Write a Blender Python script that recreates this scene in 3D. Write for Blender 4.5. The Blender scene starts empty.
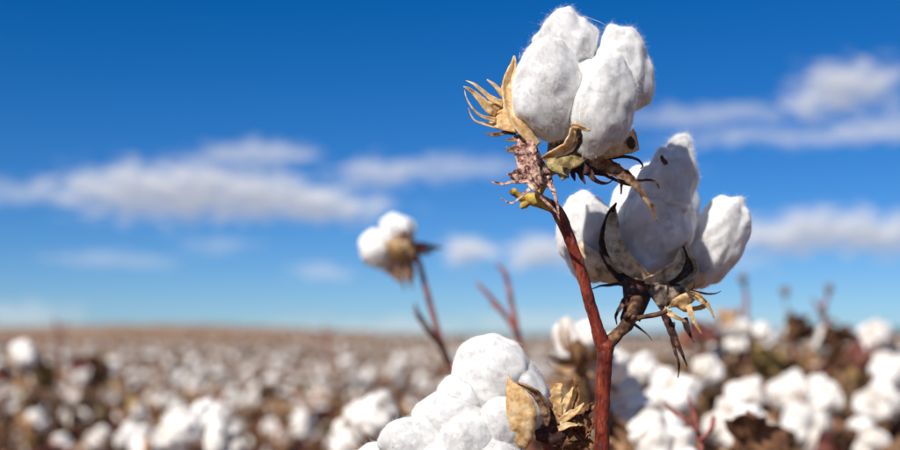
import bpy, bmesh, math, random
import numpy as np
from mathutils import Vector, Quaternion

random.seed(7)
rng = np.random.default_rng(7)
scene = bpy.context.scene
col = scene.collection

# ------------------------------------------------------------------ camera
CAM = np.array([0.0, 0.0, 1.10])
FPX = 1250.0                       # focal length in photo pixels (50 mm on 36 mm, 900 px wide)
PITCH = math.atan((337.0 - 225.0) / FPX)
Rv = np.array([1.0, 0, 0])
Fv = np.array([0, math.cos(PITCH), math.sin(PITCH)])
Uv = np.array([0, -math.sin(PITCH), math.cos(PITCH)])
cd = bpy.data.cameras.new('camera')
cam = bpy.data.objects.new('camera', cd)
col.objects.link(cam)
cam.location = CAM
cam.rotation_euler = (math.pi / 2 + PITCH, 0, 0)
cd.sensor_width = 36.0
cd.lens = 50.0
cd.clip_start = 0.02
cd.clip_end = 60000.0
cd.dof.use_dof = True
cd.dof.focus_distance = 0.725
cd.dof.aperture_fstop = 4.8
scene.camera = cam

def P(px, py, d):
    """world point seen at photo pixel (px,py), d metres in front of the lens"""
    return CAM + d * (Fv + Rv * ((px - 450.0) / FPX) + Uv * ((225.0 - py) / FPX))

# ------------------------------------------------------------------ sun, sky
SUN = np.array([-0.47, -0.69, 0.75]); SUN /= np.linalg.norm(SUN)
sd = bpy.data.lights.new('sun', 'SUN')
sun = bpy.data.objects.new('sun', sd); col.objects.link(sun)
sd.energy = 5.0
sd.angle = math.radians(0.53)
sd.color = (1.0, 0.94, 0.85)
sun.rotation_euler = Vector(-SUN).to_track_quat('-Z', 'Y').to_euler()
sun.location = (-3, -2, 4)

world = bpy.data.worlds.new('World'); scene.world = world
world.use_nodes = True
wt = world.node_tree
for n in list(wt.nodes): wt.nodes.remove(n)

def az_el(px, py):
    v = P(px, py, 1.0) - CAM
    v = v / np.linalg.norm(v)
    return math.degrees(math.atan2(v[0], v[1])), math.degrees(math.asin(v[2]))

# the clouds of the photograph: centre and half size, weight (how dense), softness
CLOUDS = [
    (150, 193, 95, 32, .88), (235, 196, 105, 28, .9), (315, 207, 85, 19, .85), (50, 194, 110, 15, .36),
    (262, 152, 56, 13, .52), (215, 170, 75, 18, .35), (375, 175, 50, 17, .55), (455, 168, 85, 15, .42),
    (110, 259, 75, 10, .26), (215, 243, 42, 9, .22), (322, 270, 34, 10, .34), (20, 316, 60, 14, .34),
    (468, 251, 30, 18, .85), (540, 252, 40, 18, .9), (600, 266, 36, 13, .5),
    (848, 88, 58, 30, .85), (815, 100, 40, 16, .5), (700, 116, 110, 13, .38), (830, 135, 120, 12, .42), (720, 138, 80, 10, .22), (890, 125, 60, 14, .4),
    (825, 230, 90, 23, .82), (785, 240, 62, 19, .74), (890, 236, 60, 24, .8), (720, 262, 60, 14, .3),
    (395, 328, 80, 11, .32), (560, 322, 120, 12, .30), (700, 318, 90, 10, .22), (640, 172, 60, 14, .2), (300, 322, 60, 7, .15),
]
grp = bpy.data.node_groups.new('cloud_cover', 'ShaderNodeTree')
grp.interface.new_socket('AzEl', in_out='INPUT', socket_type='NodeSocketVector')
grp.interface.new_socket('Cover', in_out='OUTPUT', socket_type='NodeSocketFloat')
gi = grp.nodes.new('NodeGroupInput'); go = grp.nodes.new('NodeGroupOutput')

def nd(tree, typ, **kw):
    n = tree.nodes.new(typ)
    ins = kw.pop('ins', {})
    for k, v in kw.items(): setattr(n, k, v)
    for k, v in ins.items():
        if hasattr(v, 'is_output') or isinstance(v, bpy.types.NodeSocket): tree.links.new(v, n.inputs[k])
        else: n.inputs[k].default_value = v
    return n
def mth(tree, op, a, b=0.0, clamp=False):
    n = nd(tree, 'ShaderNodeMath', operation=op, use_clamp=clamp, ins={0: a, 1: b})
    return n.outputs[0]
def vmt(tree, op, a, b):
    n = nd(tree, 'ShaderNodeVectorMath', operation=op, ins={0: a, 1: b})
    return n.outputs['Value'] if op in ('LENGTH', 'DOT_PRODUCT') else n.outputs[0]

v0 = gi.outputs[0]
sc1 = vmt(grp, 'MULTIPLY', v0, (0.45, 1.1, 1.0))
warp = nd(grp, 'ShaderNodeTexNoise', ins={'Vector': sc1, 'Scale': 0.9, 'Detail': 4.0, 'Roughness': 0.55})
wv = vmt(grp, 'MULTIPLY', vmt(grp, 'SUBTRACT', warp.outputs['Color'], (0.5, 0.5, 0.5)), (2.6, 0.9, 0.0))
vw = vmt(grp, 'ADD', v0, wv)
fine = nd(grp, 'ShaderNodeTexNoise', ins={'Vector': vmt(grp, 'MULTIPLY', vw, (0.9, 1.8, 1.0)), 'Scale': 1.25, 'Detail': 6.0, 'Roughness': 0.58})
nz = mth(grp, 'MULTIPLY', mth(grp, 'SUBTRACT', fine.outputs['Fac'], 0.52), 1.8)
cover = None
for (px, py, rx, ry, w) in CLOUDS:
    a, e = az_el(px, py)
    k = math.degrees(1 / FPX)
    dv = vmt(grp, 'MULTIPLY', vmt(grp, 'SUBTRACT', vw, (a, e, 0)), (1 / (rx * k), 1 / (ry * k), 0))
    L = vmt(grp, 'LENGTH', dv, (0, 0, 0))
    t = mth(grp, 'ADD', mth(grp, 'SUBTRACT', 1.0, L), nz)
    mr = nd(grp, 'ShaderNodeMapRange', interpolation_type='SMOOTHSTEP', ins={0: t, 1: -0.25, 2: 0.75, 3: 0.0, 4: w})
    cover = mr.outputs[0] if cover is None else mth(grp, 'ADD', cover, mth(grp, 'MULTIPLY', mr.outputs[0], mth(grp, 'SUBTRACT', 1.0, cover)))
# scattered flat clouds over the unseen sky, cover raised to brighten shaded sides
oc = nd(grp, 'ShaderNodeTexNoise', ins={'Vector': vmt(grp, 'MULTIPLY', vw, (0.09, 0.22, 1.0)), 'Scale': 1.0, 'Detail': 5.0, 'Roughness': 0.55})
ocm = nd(grp, 'ShaderNodeMapRange', interpolation_type='SMOOTHSTEP', ins={0: oc.outputs['Fac'], 1: 0.47, 2: 0.63, 3: 0.0, 4: 0.8})
fr = vmt(grp, 'LENGTH', vmt(grp, 'MULTIPLY', vmt(grp, 'SUBTRACT', v0, (0, 6, 0)), (1 / 27.0, 1 / 14.0, 0)), (0, 0, 0))
frm = nd(grp, 'ShaderNodeMapRange', interpolation_type='SMOOTHSTEP', ins={0: fr, 1: 1.0, 2: 1.35, 3: 0.0, 4: 1.0})
rest = mth(grp, 'MULTIPLY', ocm.outputs[0], frm.outputs[0])
cover = mth(grp, 'ADD', cover, rest, clamp=True)
grp.links.new(cover, go.inputs[0])

tc = nd(wt, 'ShaderNodeTexCoord')
sep = nd(wt, 'ShaderNodeSeparateXYZ', ins={0: tc.outputs['Generated']})
DEG = 180 / math.pi
az = mth(wt, 'MULTIPLY', mth(wt, 'ARCTAN2', sep.outputs[0], sep.outputs[1]), DEG)
el = mth(wt, 'MULTIPLY', mth(wt, 'ARCSINE', sep.outputs[2]), DEG)
ae = nd(wt, 'ShaderNodeCombineXYZ', ins={0: az, 1: el})
g1 = nd(wt, 'ShaderNodeGroup', node_tree=grp, ins={0: ae.outputs[0]})
g2 = nd(wt, 'ShaderNodeGroup', node_tree=grp, ins={0: vmt(wt, 'ADD', ae.outputs[0], (-0.25, 0.55, 0))})
sky = nd(wt, 'ShaderNodeTexSky', sky_type='NISHITA', sun_disc=False,
         sun_elevation=math.asin(SUN[2]), sun_rotation=math.atan2(SUN[0], SUN[1]),
         altitude=600.0, air_density=0.75, dust_density=0.12, ozone_density=3.2)
hs = nd(wt, 'ShaderNodeHueSaturation', ins={'Hue': 0.5, 'Saturation': 1.32, 'Value': 0.98, 'Color': sky.outputs[0]})
# deep polarised blue over the whole sky
deep = vmt(wt, 'MAXIMUM', vmt(wt, 'ADD', vmt(wt, 'MULTIPLY', hs.outputs[0], (0.60, 0.77, 1.05)), (-0.17, 0.0, 0.0)), (0, 0, 0))
shade = nd(wt, 'ShaderNodeMapRange', ins={0: g2.outputs[0], 1: 0.15, 2: 0.95, 3: 0.0, 4: 1.0})
ccol = nd(wt, 'ShaderNodeMix', data_type='RGBA', ins={0: shade.outputs[0], 6: (9.8, 9.7, 9.9, 1), 7: (4.9, 5.3, 6.5, 1)})
cm = nd(wt, 'ShaderNodeMix', data_type='RGBA', ins={0: g1.outputs[0], 6: deep, 7: ccol.outputs[2]})
bg = nd(wt, 'ShaderNodeBackground', ins={'Color': cm.outputs[2], 'Strength': 0.074})
wo = nd(wt, 'ShaderNodeOutputWorld', ins={0: bg.outputs[0]})
world.cycles.sampling_method = 'MANUAL'
world.cycles.sample_map_resolution = 512

vs = scene.view_settings
vs.view_transform = 'Standard'; vs.look = 'None'; vs.exposure = 0.22; vs.gamma = 1.0
vs.use_curve_mapping = False
scene.cycles.use_denoising = True
scene.cycles.max_bounces = 8
scene.cycles.diffuse_bounces = 4
scene.cycles.transparent_max_bounces = 4
scene.cycles.caustics_reflective = False
scene.cycles.caustics_refractive = False

# ------------------------------------------------------------------ materials
def material(name, ramp, scale=200.0, detail=5.0, rough=0.8, bump=0.0, bump_scale=None, sss=0.0, sheen=0.0,
             distort=0.0, stretch=(1, 1, 1), spec=0.3, rand=0.0, ramp2=None, scale2=40.0, transl=0.0):
    m = bpy.data.materials.new(name); m.use_nodes = True
    t = m.node_tree
    b = t.nodes['Principled BSDF']
    c = nd(t, 'ShaderNodeTexCoord')
    vec = vmt(t, 'MULTIPLY', c.outputs['Object'], stretch)
    oi = nd(t, 'ShaderNodeObjectInfo')
    vec = vmt(t, 'ADD', vec, nd(t, 'ShaderNodeCombineXYZ', ins={0: mth(t, 'MULTIPLY', oi.outputs['Random'], 3.7)}).outputs[0])
    n = nd(t, 'ShaderNodeTexNoise', ins={'Vector': vec, 'Scale': scale, 'Detail': detail, 'Roughness': 0.6, 'Distortion': distort})
    def mk(r, fac):
        cr = nd(t, 'ShaderNodeValToRGB', ins={0: fac})
        el_ = cr.color_ramp.elements
        while len(el_) > 1: el_.remove(el_[-1])
        cp = lambda p_: .5 + (p_ - .5) * .62
        el_[0].position, el_[0].color = cp(r[0][0]), (*r[0][1], 1)
        for p_, c_ in r[1:]:
            e_ = el_.new(cp(p_)); e_.color = (*c_, 1)
        return cr.outputs[0]
    out = mk(ramp, n.outputs['Fac'])
    if ramp2:
        n2 = nd(t, 'ShaderNodeTexNoise', ins={'Vector': vec, 'Scale': scale2, 'Detail': 3.0})
        mx = nd(t, 'ShaderNodeMix', data_type='RGBA', blend_type='MULTIPLY', ins={0: 1.0, 6: out, 7: mk(ramp2, n2.outputs['Fac'])})
        out = mx.outputs[2]
    if rand:
        h = nd(t, 'ShaderNodeHueSaturation', ins={'Color': out,
               'Value': mth(t, 'ADD', 1.0 - rand, mth(t, 'MULTIPLY', oi.outputs['Random'], 2 * rand))})
        out = h.outputs[0]
    t.links.new(out, b.inputs['Base Color'])
    b.inputs['Roughness'].default_value = rough
    b.inputs['Specular IOR Level'].default_value = spec
    if sss:
        b.inputs['Subsurface Weight'].default_value = sss
        b.inputs['Subsurface Radius'].default_value = (1.0, 0.95, 0.9)
        b.inputs['Subsurface Scale'].default_value = 0.007
    if sheen:
        b.inputs['Sheen Weight'].default_value = sheen
        b.inputs['Sheen Roughness'].default_value = 0.6
    if bump:
        nb = nd(t, 'ShaderNodeTexNoise', ins={'Vector': vec, 'Scale': bump_scale or scale, 'Detail': 6.0, 'Roughness': 0.65, 'Distortion': distort})
        bp = nd(t, 'ShaderNodeBump', ins={'Strength': bump, 'Distance': 0.001, 'Height': nb.outputs['Fac']})
        t.links.new(bp.outputs[0], b.inputs['Normal'])
    if transl:
        tr = nd(t, 'ShaderNodeBsdfTranslucent', ins={'Color': out})
        ms = nd(t, 'ShaderNodeMixShader', ins={0: transl, 1: b.outputs[0], 2: tr.outputs[0]})
        t.links.new(ms.outputs[0], t.nodes['Material Output'].inputs['Surface'])
    return m

M = {}
M['cotton'] = material('cotton_fibre', [(0.3, (.92, .90, .86)), (0.7, (.94, .93, .91))], scale=60, rough=1.0, spec=0.0,
                       bump=0.12, bump_scale=1500, sss=0.85)
M['fuzz'] = material('cotton_fuzz', [(0.3, (.95, .93, .89)), (0.7, (.97, .96, .94))], scale=60, rough=1.0, spec=0.0, transl=0.32)
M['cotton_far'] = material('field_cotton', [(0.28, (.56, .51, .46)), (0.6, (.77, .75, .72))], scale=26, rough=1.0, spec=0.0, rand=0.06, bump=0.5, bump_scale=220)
M['stem'] = material('red_brown_stem', [(0.22, (.05, .010, .006)), (0.45, (.175, .022, .010)), (0.62, (.24, .036, .015)), (0.8, (.34, .11, .05))], scale=150,
                     stretch=(1, 1, .35), rough=0.5, bump=0.5, bump_scale=900, spec=0.35,
                     ramp2=[(0.3, (.45, .38, .38)), (0.55, (1, 1, 1))], scale2=700)
M['node'] = material('green_node', [(0.28, (.13, .045, .015)), (0.48, (.38, .24, .04)), (0.75, (.54, .42, .10))], scale=150, rough=0.65, bump=0.5, bump_scale=600)
M['branch'] = material('dark_branch', [(0.3, (.025, .011, .007)), (0.52, (.085, .038, .020)), (0.75, (.24, .13, .06))], scale=160, rough=0.65, bump=0.6, bump_scale=700)
M['tan'] = material('dry_tan_bur', [(0.2, (.50, .28, .10)), (0.42, (.76, .53, .25)), (0.7, (.88, .72, .45))], scale=110, rough=0.65, bump=0.35, bump_scale=500, transl=0.33,
                    ramp2=[(0.3, (.80, .66, .55)), (0.5, (1, 1, 1))], scale2=300)
M['rim'] = material('bur_rim', [(0.3, (.22, .14, .08)), (0.5, (.50, .38, .24)), (0.75, (.68, .55, .38))], scale=140, rough=0.7, bump=0.3, bump_scale=600)
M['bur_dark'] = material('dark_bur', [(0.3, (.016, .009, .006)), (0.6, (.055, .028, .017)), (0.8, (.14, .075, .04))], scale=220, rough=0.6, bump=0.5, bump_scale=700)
M['purple'] = material('mottled_bract', [(0.29, (.05, .018, .014)), (0.42, (.27, .12, .10)), (0.54, (.58, .36, .30)), (0.68, (.76, .60, .44))], scale=270, detail=6, rough=0.75,
                       bump=0.8, bump_scale=420, distort=0.8, transl=0.1)
M['olive'] = material('olive_bract', [(0.3, (.12, .085, .03)), (0.55, (.33, .26, .11)), (0.75, (.52, .40, .22))], scale=200, rough=0.75, bump=0.6, bump_scale=500, transl=0.12)
M['teeth'] = material('dark_bract', [(0.3, (.020, .009, .010)), (0.6, (.075, .030, .028)), (0.8, (.22, .12, .07))], scale=240, rough=0.65, bump=0.5, bump_scale=500)
M['brownbract'] = material('brown_bract', [(0.3, (.055, .025, .018)), (0.5, (.22, .12, .07)), (0.75, (.44, .29, .17))], scale=200, rough=0.7, bump=0.6, bump_scale=500, transl=0.1)
M['rust'] = material('rusty_bract', [(0.25, (.07, .025, .012)), (0.45, (.27, .11, .045)), (0.75, (.50, .27, .12))], scale=160, rough=0.7, bump=0.6, bump_scale=450, transl=0.2)
M['greybract'] = material('grey_bract', [(0.3, (.07, .05, .04)), (0.5, (.20, .15, .115)), (0.75, (.36, .28, .21))], scale=170, rough=0.75, bump=0.7, bump_scale=420)
M['field_stem'] = material('field_stem', [(0.3, (.10, .035, .024)), (0.6, (.24, .10, .06)), (0.8, (.32, .18, .11))], scale=30, rough=0.7, rand=0.25)
M['field_bur'] = material('field_bur', [(0.3, (.12, .05, .025)), (0.5, (.32, .17, .08)), (0.75, (.52, .32, .15))], scale=60, rough=0.75, rand=0.3)
M['leaf_brown'] = material('dry_leaf_brown', [(0.3, (.10, .045, .025)), (0.6, (.26, .13, .065)), (0.8, (.36, .22, .11))], scale=40, rough=0.8, rand=0.35, bump=0.5, bump_scale=150, transl=0.2)
M['leaf_tan'] = material('dry_leaf_tan', [(0.3, (.20, .11, .06)), (0.6, (.40, .25, .14)), (0.8, (.52, .37, .23))], scale=40, rough=0.8, rand=0.3, bump=0.5, bump_scale=150, transl=0.25)
M['leaf_red'] = material('dry_leaf_red', [(0.3, (.07, .020, .018)), (0.6, (.19, .065, .05)), (0.8, (.28, .13, .09))], scale=40, rough=0.8, rand=0.3, bump=0.5, bump_scale=150, transl=0.2)
M['leaf_ochre'] = material('dry_leaf_ochre', [(0.3, (.18, .12, .04)), (0.6, (.38, .26, .09)), (0.8, (.50, .36, .16))], scale=40, rough=0.8, rand=0.25, bump=0.5, bump_scale=150, transl=0.25)
M['twig_red'] = material('twig_red', [(0.3, (.12, .03, .03)), (0.6, (.30, .085, .07)), (0.8, (.38, .17, .12))], scale=90, rough=0.6)
M['soil'] = material('soil', [(0.3, (.07, .04, .026)), (0.6, (.17, .10, .065)), (0.8, (.26, .17, .11))], scale=2.2, rough=0.95, bump=0.6, bump_scale=20)
M['canopy'] = material('far_canopy', [(0.25, (.15, .07, .030)), (0.48, (.34, .18, .080)), (0.60, (.40, .25, .13)), (0.72, (.60, .50, .40)), (0.85, (.7, .64, .57))],
                       scale=1.4, detail=8, rough=0.95, stretch=(1, .45, 1), ramp2=[(0.35, (.62, .55, .5)), (0.6, (1, 1, 1))], scale2=0.16)
M['hills'] = material('far_hills', [(0.3, (.045, .075, .10)), (0.7, (.085, .115, .135))], scale=0.004, rough=1.0)  # blue of the distance haze is put into the base colour

# ------------------------------------------------------------------ helpers
WL = {}                                        # world location of every object we make
def top(name, loc, label, cat, group=None, kind=None):
    o = bpy.data.objects.new(name, None); col.objects.link(o)
    o.empty_display_size = 0.05
    o.location = loc; WL[o] = np.array(loc, float)
    if label: o['label'] = label
    if cat: o['category'] = cat
    if group: o['group'] = group
    if kind: o['kind'] = kind
    return o

def raw_mesh(name, V, T, mats, midx=None, smooth=True):
    V = np.asarray(V, np.float32); T = np.asarray(T, np.int32)
    me = bpy.data.meshes.new(name)
    me.vertices.add(len(V)); me.vertices.foreach_set('co', V.ravel())
    me.loops.add(len(T) * 3); me.loops.foreach_set('vertex_index', T.ravel())
    me.polygons.add(len(T))
    me.polygons.foreach_set('loop_start', np.arange(0, len(T) * 3, 3, dtype=np.int32))
    me.polygons.foreach_set('loop_total', np.full(len(T), 3, np.int32))
    me.polygons.foreach_set('use_smooth', np.full(len(T), smooth, bool))
    for m in (mats if isinstance(mats, (list, tuple)) else [mats]): me.materials.append(m)
    if midx is not None: me.polygons.foreach_set('material_index', np.asarray(midx, np.int32))
    me.update(calc_edges=True); me.validate()
    return me

def obj(name, V, T, mats, parent=None, origin=None, midx=None, solid=0.0, smooth=True):
    """link a mesh given in WORLD coordinates as one object under parent"""
    V = np.asarray(V, float)
    if origin is None: origin = V.mean(0)
    origin = np.asarray(origin, float)
    me = raw_mesh(name, V - origin, T, mats, midx, smooth)
    return put(name, me, origin, parent, solid)

def put(name, me, origin, parent=None, solid=0.0, rot=None, scale=None):
    o = bpy.data.objects.new(name, me); col.objects.link(o)
    pw = WL[parent] if parent is not None else np.zeros(3)
    if parent is not None: o.parent = parent
    o.location = np.asarray(origin) - pw
    WL[o] = np.asarray(origin, float)
    if rot is not None: o.rotation_euler = rot
    if scale is not None: o.scale = (scale,) * 3
    if solid:
        sm = o.modifiers.new('thickness', 'SOLIDIFY'); sm.thickness = solid; sm.offset = 0.0
    return o

_perm = np.random.default_rng(3).permutation(256); _perm = np.concatenate([_perm, _perm, _perm])
_grad = np.random.default_rng(4).normal(size=(256, 3)); _grad /= np.linalg.norm(_grad, axis=1)[:, None]
def pnoise(p):
    p = np.asarray(p, float)
    i = np.floor(p).astype(int); f = p - i; i &= 255
    u = f * f * f * (f * (f * 6 - 15) + 10)
    r = 0
    for dx in (0, 1):
        wx = u[:, 0] if dx else 1 - u[:, 0]
        for dy in (0, 1):
            wy = u[:, 1] if dy else 1 - u[:, 1]
            for dz in (0, 1):
                wz = u[:, 2] if dz else 1 - u[:, 2]
                h = _perm[_perm[_perm[i[:, 0] + dx] + i[:, 1] + dy] + i[:, 2] + dz]
                g = _grad[h]
                r = r + wx * wy * wz * (g[:, 0] * (f[:, 0] - dx) + g[:, 1] * (f[:, 1] - dy) + g[:, 2] * (f[:, 2] - dz))
    return r * 1.6
def fbm(p, o=4, g=0.5):
    p = np.asarray(p, float); a = 1.0; r = 0
    for k in range(o):
        r = r + a * pnoise(p + 17.3 * k); p = p * 2.03; a *= g
    return r

_ico = {}
def ico(s):
    if s not in _ico:
        bm = bmesh.new(); bmesh.ops.create_icosphere(bm, subdivisions=s, radius=1.0)
        bm.verts.ensure_lookup_table()
        _ico[s] = (np.array([v.co[:] for v in bm.verts]), np.array([[v.index for v in f.verts] for f in bm.faces]))
        bm.free()
    return _ico[s]
def vnormals(V, T):
    n = np.cross(V[T[:, 1]] - V[T[:, 0]], V[T[:, 2]] - V[T[:, 0]])
    r = np.zeros_like(V)
    for k in range(3): np.add.at(r, T[:, k], n)
    return r / (np.linalg.norm(r, axis=1)[:, None] + 1e-12)
def unit(v): return v / (np.linalg.norm(v, axis=-1, keepdims=True) + 1e-12)

class Acc:
    """collects the surfaces of ONE part"""
    def __init__(s): s.V = []; s.T = []; s.m = []; s.n = 0
    def add(s, V, T, mi=0):
        s.V.append(V); s.T.append(np.asarray(T) + s.n); s.m.append(np.full(len(T), mi)); s.n += len(V)
    def get(s): return np.concatenate(s.V), np.concatenate(s.T), np.concatenate(s.m)
    def build(s, name, mats, parent=None, origin=None, solid=0.0):
        V, T, m = s.get()
        return obj(name, V, T, mats, parent, origin, m, solid)

def smooth_path(pts, n=6):
    pts = np.asarray(pts, float)
    if len(pts) < 3:
        t = np.linspace(0, 1, n + 1)[:, None]
        return pts[0] * (1 - t) + pts[1] * t
    ch = np.linalg.norm(np.diff(pts[:, :3], axis=0), axis=1) + 1e-9
    dl = np.diff(pts, axis=0) / ch[:, None]
    tg = np.vstack([dl[:1], (dl[:-1] * ch[1:, None] + dl[1:] * ch[:-1, None]) / (ch[:-1] + ch[1:])[:, None], dl[-1:]])
    out = []
    for i in range(len(pts) - 1):
        for t in np.linspace(0, 1, n, endpoint=False):
            h = ch[i]
            out.append((2 * t ** 3 - 3 * t ** 2 + 1) * pts[i] + (t ** 3 - 2 * t ** 2 + t) * h * tg[i]
                       + (3 * t ** 2 - 2 * t ** 3) * pts[i + 1] + (t ** 3 - t ** 2) * h * tg[i + 1])
    out.append(pts[-1])
    return np.array(out)

def tube(pts, radii, sides=12, n=6, rough=0.0, seed=0.0):
    """tapered tube through 3D points; returns V,T"""
    c = smooth_path(np.hstack([np.asarray(pts, float), np.asarray(radii, float)[:, None]]), n)
    r = c[:, 3]; c = c[:, :3]
    t = unit(np.gradient(c, axis=0))
    up = np.array([0.3, -0.9, 0.2]) if abs(t[0] @ unit(np.array([0.3, -0.9, 0.2]))) < 0.9 else np.array([1.0, 0, 0])
    s = unit(np.cross(t, up)); b = np.cross(t, s)
    a = np.linspace(0, 2 * math.pi, sides, endpoint=False)
    V = c[:, None] + (s[:, None] * np.cos(a)[None, :, None] + b[:, None] * np.sin(a)[None, :, None]) * r[:, None, None]
    V = V.reshape(-1, 3)
    if rough:
        dirs = unit(V - np.repeat(c, sides, 0))
        V = V + dirs * (rough * np.repeat(r, sides) * fbm(V * 160 + seed, 3))[:, None]
    T = []
    m = len(c)
    for i in range(m - 1):
        for j in range(sides):
            p, q = i * sides + j, i * sides + (j + 1) % sides
            T += [(p, q, p + sides), (q, q + sides, p + sides)]
    k = len(V); V = np.vstack([V, c[:1], c[-1:]])
    for j in range(sides):
        T += [(k, (j + 1) % sides, j), (k + 1, (m - 1) * sides + j, (m - 1) * sides + (j + 1) % sides)]
    return V, np.array(T)

def strip(pts, d0, twist=0.0, cup=0.25, n=7, seed=0.0, crumple=0.15, nv=5):
    """leafy strip: pts = (px, py, depth offset in mm, full width in px)"""
    P3 = np.array([np.append(P(p[0], p[1], d0 + p[2] * 0.001), p[3] * (d0) / FPX * 0.5) for p in pts])
    c = smooth_path(P3, n); w = np.maximum(c[:, 3], 0.00012); c = c[:, :3]
    t = unit(np.gradient(c, axis=0))
    side = unit(np.cross(t, Fv)); nor = np.cross(t, side)
    tw = twist + 0.5 * pnoise(np.c_[np.linspace(0, 3, len(c)), np.full(len(c), seed), np.zeros(len(c))])
    s2 = side * np.cos(tw)[:, None] + nor * np.sin(tw)[:, None]
    n2 = np.cross(t, s2)
    v = np.linspace(-1, 1, nv)
    V = c[:, None] + s2[:, None] * (v[None, :] * w[:, None])[..., None] + n2[:, None] * (cup * (v[None, :] ** 2 - .4) * w[:, None])[..., None]
    V = V.reshape(-1, 3)
    if crumple:
        V = V + np.repeat(n2, nv, 0) * (crumple * np.repeat(w, nv) * fbm(V * 260 + seed * 3.1, 3))[:, None]
        V = V + np.repeat(s2, nv, 0) * (crumple * np.repeat(w, nv) * fbm(V * 380 + seed * 5.1, 2))[:, None]
    T = []
    for i in range(len(c) - 1):
        for j in range(nv - 1):
            p = i * nv + j
            T += [(p, p + 1, p + nv), (p + 1, p + nv + 1, p + nv)]
    return V, np.array(T)

def sheet(outline, d0, slope=(0, 0), bulge=0.0, crumple=1.0, seed=0.0):
    """crumpled papery sheet inside an outline in px; slope/bulge in mm of depth"""
    o = np.asarray(outline, float); c = o.mean(0); s = np.abs(o - c).max()
    bm = bmesh.new()
    # densify the outline
    pts = []
    for a, b in zip(o, np.roll(o, -1, 0)):
        for t in np.linspace(0, 1, 4, endpoint=False): pts.append(a * (1 - t) + b * t)
    vs_ = [bm.verts.new((p[0], p[1], 0)) for p in pts]
    es = [bm.edges.new((vs_[i], vs_[(i + 1) % len(vs_)])) for i in range(len(vs_))]
    bmesh.ops.triangle_fill(bm, edges=es, use_beauty=True)
    for _ in range(2):
        long_ = [e for e in bm.edges if e.calc_length() > s * 0.16]
        if not long_: break
        bmesh.ops.subdivide_edges(bm, edges=long_, cuts=1)
        bmesh.ops.triangulate(bm, faces=bm.faces[:])
        bmesh.ops.beautify_fill(bm, faces=bm.faces[:], edges=[e for e in bm.edges if not e.is_boundary])
    bm.verts.index_update()
    q = np.array([v.co[:2] for v in bm.verts]); T = np.array([[v.index for v in f.verts] for f in bm.faces])
    bm.free()
    u = (q - c) / s
    dep = slope[0] * u[:, 0] + slope[1] * u[:, 1] - bulge * (1 - (u ** 2).sum(1)) + crumple * fbm(np.c_[q * 0.085, np.full(len(q), seed)], 4)
    V = np.array([P(a[0], a[1], d0 + z * 0.001) for a, z in zip(q, dep)])
    return V, T

def valve(base, tip, out, width, bow=0.35, cup=0.5, curl=0.15, nu=18, nv=11, seed=0.0, fat=0.75):
    """boat-shaped bur valve: base,tip world points, out = convex side"""
    base, tip = np.asarray(base), np.asarray(tip)
    ax = tip - base; L = np.linalg.norm(ax); ax = ax / L
    out = unit(out - ax * (out @ ax)); side = np.cross(ax, out)
    u = np.linspace(0, 1, nu); v = np.linspace(-1, 1, nv)
    w = width * np.sin(math.pi * np.clip(u, 0.0, 1) ** fat) ** 0.75
    w[0] = width * 0.25; w[-1] = width * 0.02
    w = np.maximum(w, width * 0.02)
    sp = base + ax * (u * L)[:, None] + out * (L * (bow * np.sin(math.pi * u) + curl * u ** 5))[:, None]
    V = sp[:, None] + side * (v[None] * w[:, None])[..., None] - out * (cup * v[None] ** 2 * w[:, None])[..., None]
    V = V.reshape(-1, 3)
    V = V + (0.03 * width) * np.c_[fbm(V * 180 + seed, 3), fbm(V * 180 + 9 + seed, 3), fbm(V * 180 + 31 + seed, 3)]
    T = []
    for i in range(nu - 1):
        for j in range(nv - 1):
            p = i * nv + j
            T += [(p, p + 1, p + nv), (p + 1, p + nv + 1, p + nv)]
    return V, np.array(T)

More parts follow.
